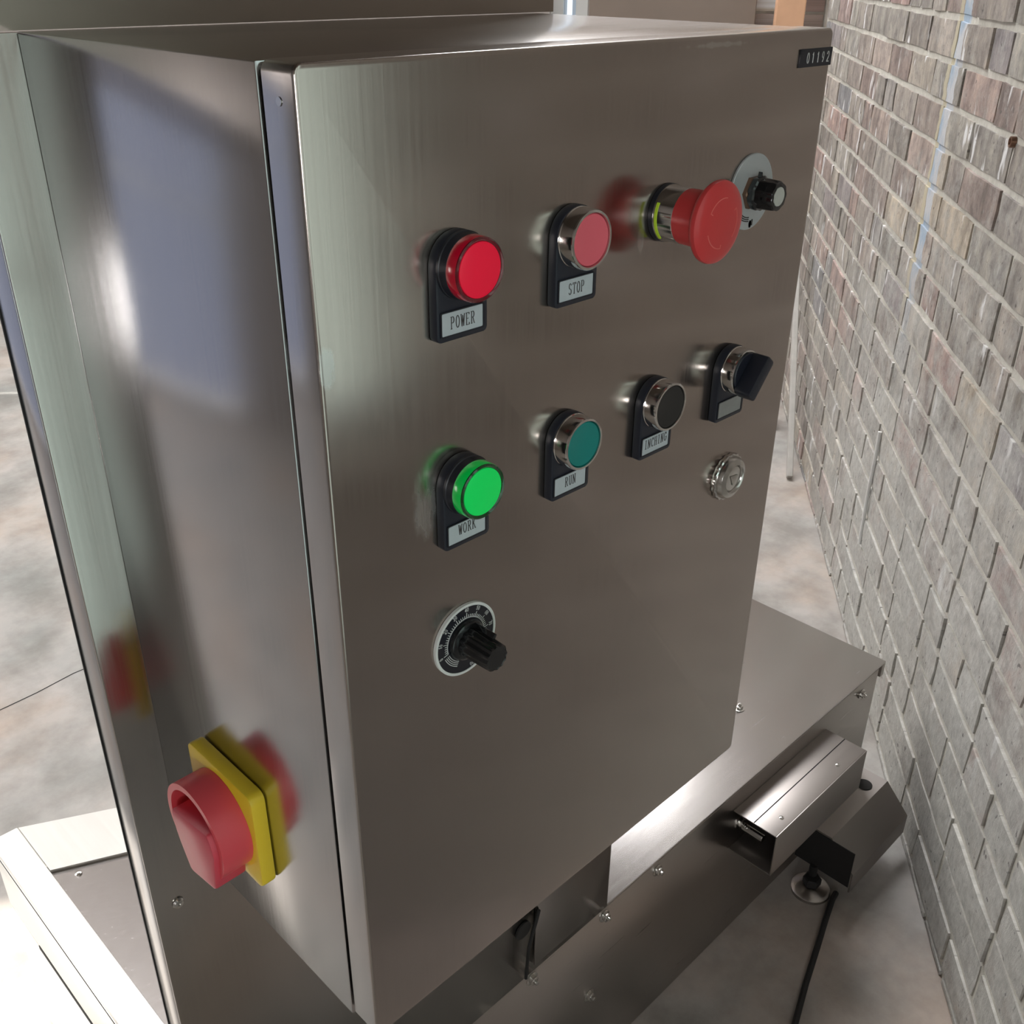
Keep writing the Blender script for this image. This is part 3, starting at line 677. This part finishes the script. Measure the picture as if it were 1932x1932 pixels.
def lamp(name, cx, cz, word, face, lens, rim, label, dz=0.0):
    b = nb(); lathe(b, (cx, 0, cz), [(.0150, PT), (.0150, PT + .0012), (.0146, PT + .0016), (.0142, PT + .0052), (.0136, PT + .0056)], '-y', 56)
    p = obj(name, b, 'black', cab, label=label)
    legend(p, cx, cz, word, dz=dz)
    b = nb(); lathe(b, (cx, 0, cz), [(.0139, PT + .005), (.0142, PT + .0056), (.0141, PT + .0108), (.0138, PT + .0114)], '-y', 56); obj('lens', b, lens, p)
    b = nb(); lathe(b, (cx, 0, cz), [(.0140, PT + .0109), (.0139, PT + .0116), (.0132, PT + .0122), (.0124, PT + .0118), (.0119, PT + .0112)], '-y', 56, cap=False); obj('lens_rim', b, rim, p)
    b = nb(); lathe(b, (cx, 0, cz), [(.0123, PT + .0108), (.0119, PT + .0116), (.0105, PT + .0120), (0, PT + .0121)], '-y', 56); obj('lens_face', b, face, p)
    return p
def push(name, cx, cz, word, capmat, label, adv=.003, dz=0.0):
    b = nb(); lathe(b, (cx, 0, cz), [(.0146, PT + .0002), (.0146, PT + .0006), (.0143, PT + .001), (.0143, PT + .0082), (.0139, PT + .0089), (.0128, PT + .0090), (.0125, PT + .0082), (.0125, PT + .004)], '-y', 64)
    p = obj(name, b, 'chrome', cab, label=label)
    legend(p, cx, cz, word, adv=adv, dz=dz)
    b = nb(); lathe(b, (cx, 0, cz), [(.0123, PT + .0041), (.0123, PT + .0080), (.0119, PT + .0085), (.0085, PT + .0083), (.0065, PT + .0080), (0, PT + .0079)], '-y', 56); obj('cap', b, capmat, p)
    return p
R1, R2 = -.0833, -.1892
lamp('indicator_lamp', .0735, R1, 'POWER', 'red_face', 'red_lens', 'red_rim', 'red power indicator lamp')
push('push_button', .1482, R1, 'STOP', 'cap_red', 'dull red stop push button with chrome bezel')
lamp('indicator_lamp', .0743, R2, 'WORK', 'green_face', 'green_lens', 'green_rim', 'glowing green work indicator lamp', dz=.0012)
push('push_button', .1493, R2, 'RUN', 'cap_teal', 'teal run push button with chrome bezel', dz=.0006)
push('push_button', .2228, R2, 'INCHING', 'cap_black', 'black inching push button with chrome bezel', adv=.0030, dz=.0008)
# selector switch
cx, cz = .2975, R2 + .0012
b = nb(); lathe(b, (cx, 0, cz), [(.0146, PT + .0002), (.0146, PT + .0006), (.0143, PT + .001), (.0143, PT + .0080), (.0139, PT + .0087), (.0130, PT + .0088), (.0127, PT + .006)], '-y', 64)
sel = obj('selector_switch', b, 'chrome', cab, label='black turn selector switch with chrome bezel')
legend(sel, cx, cz, '', True)
b = nb(); lathe(b, (cx, 0, cz), [(.0126, PT + .0045), (.0126, PT + .0088), (.0120, PT + .0094), (0, PT + .0094)], '-y', 48); obj('turn_plate', b, 'navy', sel)
b = nb(); ang = math.radians(50)
hp = rrect(-.0148, .0128, -.0047, .0047, .0022, 4); ca, sa = math.cos(ang), math.sin(ang)
prism(b, (cx, 0, cz), [(u * ca - v * sa, u * sa + v * ca) for u, v in hp], PT + .0090, PT + .0205, '-y', .0010); obj('handle', b, 'navy', sel)
# emergency stop
cx, cz = .2225, -.0832
b = nb(); lathe(b, (cx, 0, cz), [(.0147, .0028), (.0147, .0040), (.0143, .0046), (.0143, .0140), (.0136, .0150)], '-y', 64)
es = obj('emergency_stop', b, 'chrome', cab, label='red mushroom emergency stop button')
b = nb(); lathe(b, (cx, 0, cz), [(.0150, .0002), (.0150, .0012), (.0149, .0028), (.0140, .003)], '-y', 56); obj('gasket', b, 'black', es)
b = nb(); aa = [math.radians(150 + 5 * k) for k in range(17)]
prism(b, (cx, 0, cz), [(.01435 * math.cos(q), .01435 * math.sin(q)) for q in aa] + [(.01495 * math.cos(q), .01495 * math.sin(q)) for q in aa[::-1]], .0041, .0056); obj('colour_ring', b, 'lime', es)
b = nb(); lathe(b, (cx, 0, cz), [(.0132, .0138), (.0140, .0144), (.0142, .0200), (.0144, .0268), (.0160, .0285), (.0196, .0298), (.0207, .0310), (.0209, .0322), (.0205, .0336), (.0192, .0346), (.0165, .0354), (.0120, .0361), (.006, .0365), (0, .0366)], '-y', 72); hd = obj('mushroom_head', b, 'estop', es)
b = nb()
def dome_y(r): return .0366 - .0366 * 0 - (r / .0165) ** 2 * .0012
for a0 in (80, 200, 320):
    ls = [arc(0, 0, .0125, .0125, a0, a0 + 70, 10)]
    aa = math.radians(a0 + 70); e = (.0125 * math.cos(aa), .0125 * math.sin(aa))
    ls.append([(e[0] * .86 , e[1] * .86), e])
    strokes(b, ls, lambda u, v, h: (cx + u, -(dome_y(math.hypot(u, v)) + h), cz + v), .0005, .0005, .00025)
obj('turn_arrows', b, 'estop_line', es)
# bare aluminium dial with a black knob
cx, cz = .3005, -.0829
b = nb(); lathe(b, (cx, 0, cz), [(.0212, .0002), (.0212, .0013), (.0208, .0016), (0, .0016)], '-y', 72); d2 = obj('dial', b, 'disc_alu', cab, label='bare aluminium dial plate with a small black knob')
b = nb(); lathe(b, (cx, 0, cz), [(.0098, .0016), (.0098, .0040), (.0088, .0046), (.0088, .006)], '-y', 6); obj('shaft_nut', b, 'brass_dirty', d2)
b = nb(); lathe(b, (cx + .0002, 0, cz), [(.0088, .0045), (.0090, .0052), (.0092, .0078), (.0082, .0086), (.0078, .0185), (.0072, .0194), (.0054, .0195), (.0052, .0190)], '-y', 72, 9, .07); kb = obj('knob', b, 'gloss_black', d2)
b = nb(); lathe(b, (cx + .0002, 0, cz), [(.0054, .0186), (.0052, .0196), (0, .0197)], '-y', 36); obj('knob_cap', b, 'cap_white', d2)
b = nb(); prism(b, (cx - .0005, 0, cz), [(-.0008, .0088), (.0008, .0088), (0, .0118)], .005, .0075); obj('pointer', b, 'gloss_black', d2)
b = nb()
for k in range(3): strokes(b, [arc(0, 0, .0142 + .0011 * k, .0142 + .0011 * k, 232, 268, 8)], lambda u, v, h: (cx + u, -.0016 - h, cz + v), .0006, .0006)
text(b, '0', cx + .0015, cz - .0182, -.0016, .002, .003, .002, .0012, .0012); text(b, '1', cx + .0035, cz - .0175, -.0016, .002, .003, .002, .0009, .0009)
obj('dial_print', b, 'ink', d2)
# printed speed dial
cx, cz = .0755, -.2825
b = nb(); lathe(b, (cx, 0, cz), [(.0212, .0002), (.0212, .0014), (.0209, .0017), (0, .0017)], '-y', 72); dl = obj('dial', b, 'disc', cab, label='round black speed dial with white scale and fluted knob')
b = nb(); prism(b, (cx, 0, cz), circ(.0213, 72), .0002, .0021, '-y', 0, hole=circ(.0198, 72)); obj('dial_rim', b, 'white_ink', dl)
b = nb(); fn = lambda u, v, h: (cx + u, -.0017 - h, cz + v)
strokes(b, [arc(0, 0, .0130, .0130, 195, -75, 48)], fn, .00045, .00045)
for k in range(51):
    a = math.radians(195 - 270 * k / 50); r1 = .0130 + (.0030 if k % 5 == 0 else .0017)
    if k % 5 == 0 or True: strokes(b, [[(.0130 * math.cos(a), .0130 * math.sin(a)), (r1 * math.cos(a), r1 * math.sin(a))]], fn, .00034, .00034)
for k in range(4): strokes(b, [arc(0, 0, .0128 + .0010 * k, .0128 + .0010 * k, 203, 245, 10)], fn, .0004, .0004)
obj('scale', b, 'white_ink', dl)
b = nb()
for k in range(11):
    a = 195 - 27 * k; s_ = str(10 * k); rr = .0180
    text(b, s_, cx + rr * math.cos(math.radians(a)), cz + rr * math.sin(math.radians(a)), -.0017, .0014, .0022, .0013, .00034, .00034, math.radians(a - 90))
obj('numerals', b, 'white_ink', dl)
b = nb(); lathe(b, (cx, 0, cz), [(.0118, .0019), (.0118, .0030), (.0112, .0042), (.0096, .0050)], '-y', 56); obj('knob_skirt', b, 'gloss_black', dl)
b = nb(); lathe(b, (cx, 0, cz), [(.0080, .0048), (.0079, .0060), (.0073, .0245), (.0066, .0256), (.0062, .0252), (0, .0252)], '-y', 96, 12, .09); obj('knob', b, 'gloss_black', dl)
b = nb(); a = math.radians(62)
prism(b, (cx, 0, cz), [(u * math.cos(a) - v * math.sin(a), u * math.sin(a) + v * math.cos(a)) for u, v in ((.0065, -.0011), (.0108, -.0009), (.0108, .0009), (.0065, .0011))], .0045, .0195, '-y', .0004); obj('pointer', b, 'gloss_black', dl)
# cam lock
cx, cz = .3105, -.2675
b = nb(); lathe(b, (cx, 0, cz), [(.0155, .0002), (.0158, .0008), (.0156, .0028), (.0148, .0034)], '-y', 72, 18, .055); lk = obj('cam_lock', b, 'chrome', cab, label='round chrome cam lock with serrated washer')
b = nb(); lathe(b, (cx, 0, cz), [(.0148, .0030), (.0148, .0042), (.0134, .0066), (.0100, .0080), (.0092, .0074), (.0086, .0060)], '-y', 56); obj('lock_collar', b, 'bolt', lk)
b = nb(); lathe(b, (cx, 0, cz), [(.0086, .004), (.0084, .0064), (0, .0066)], '-y', 40); obj('lock_core', b, 'chrome', lk)
b = nb(); hexp = [(.0050 * math.cos(2 * PI * k / 3 + .4), .0050 * math.sin(2 * PI * k / 3 + .4)) for k in range(3)]
prism(b, (cx, 0, cz), hexp, .0064, .0074, '-y', .0005); obj('key_post', b, 'bolt', lk)
# embossed number tape
b = nb(); prism(b, (0, 0, 0), rrect(.3355, .3697, -.0197, -.0100, .0004, 2), .0001, .0008, '-y'); tp = obj('number_tape', b, 'black', cab, label='black embossed tape with white number')
b = nb(); text(b, '01192', .3545, -.0149, -.0008, .0054, .0052, .0032, .00055, .00055); obj('lettering', b, 'white_ink', tp)
# rotary isolator on the left side
cy, cz = .132, -.443
X0 = -.0009
b = nb(); prism(b, (X0, cy, cz), rrect(-.0375, .0375, -.0375, .0375, .006, 5), .0002, .0105, '-x', .0016); iso = obj('isolator_switch', b, 'yellow', cab, label='red rotary isolator switch on a yellow square plate')
b = nb()
prism(b, (X0, cy, cz), circ(.0330, 64), .0106, .0310, '-x', 0, hole=circ(.0285, 64))
t = b; bmesh.ops.recalc_face_normals(t, faces=t.faces)
obj('switch_ring', b, 'sw_red', iso)
b = nb(); lathe(b, (X0, cy, cz), [(.0284, .0106), (.0284, .0125), (0, .0125)], '-x', 48); obj('ring_floor', b, 'sw_red_dk', iso)
b = nb(); tilt = math.radians(12)
pp = [(-.0205, .0105), (.0255, .0105), (.0278, .004), (.0278, -.006), (.0240, -.0145), (.0170, -.0330), (.0140, -.0352), (-.0140, -.0352), (-.0170, -.0330), (-.0215, -.0145), (-.0225, -.006), (-.0225, .004)]
pp = [(u * math.cos(tilt) - v * math.sin(tilt), u * math.sin(tilt) + v * math.cos(tilt)) for u, v in pp]
prism(b, (X0, cy, cz), pp, .0126, .0345, '-x', .0018); obj('paddle', b, 'sw_red_dk', iso)
b = nb(); a = math.radians(-62)
prism(b, (X0, cy, cz), [(.0329 * math.cos(a + k), .0329 * math.sin(a + k)) for k in (-.07, 0, .07)] + [(.0338 * math.cos(a + k), .0338 * math.sin(a + k)) for k in (.07, 0, -.07)], .0106, .0205, '-x'); obj('position_mark', b, 'yellow', iso)

# ------------------------------------------------------------------ cable on the floor
b = nb(); pts = [(1.088, .158, -ZT + .0055), (1.07, .155, -ZT + .0055), (1.02, .140, -ZT + .0055), (.964, .122, -ZT + .0055), (.89, .099, -ZT + .0055), (.818, .074, -ZT + .0055), (.70, .035, -ZT + .0055), (.55, -.03, -ZT + .0055), (.40, -.12, -ZT + .0055)]
tube(b, pts, .005); cb = obj('power_cable', b, 'rubber'); tag(cb, 'thin black cable lying across the concrete floor below the foot guard', 'cable')
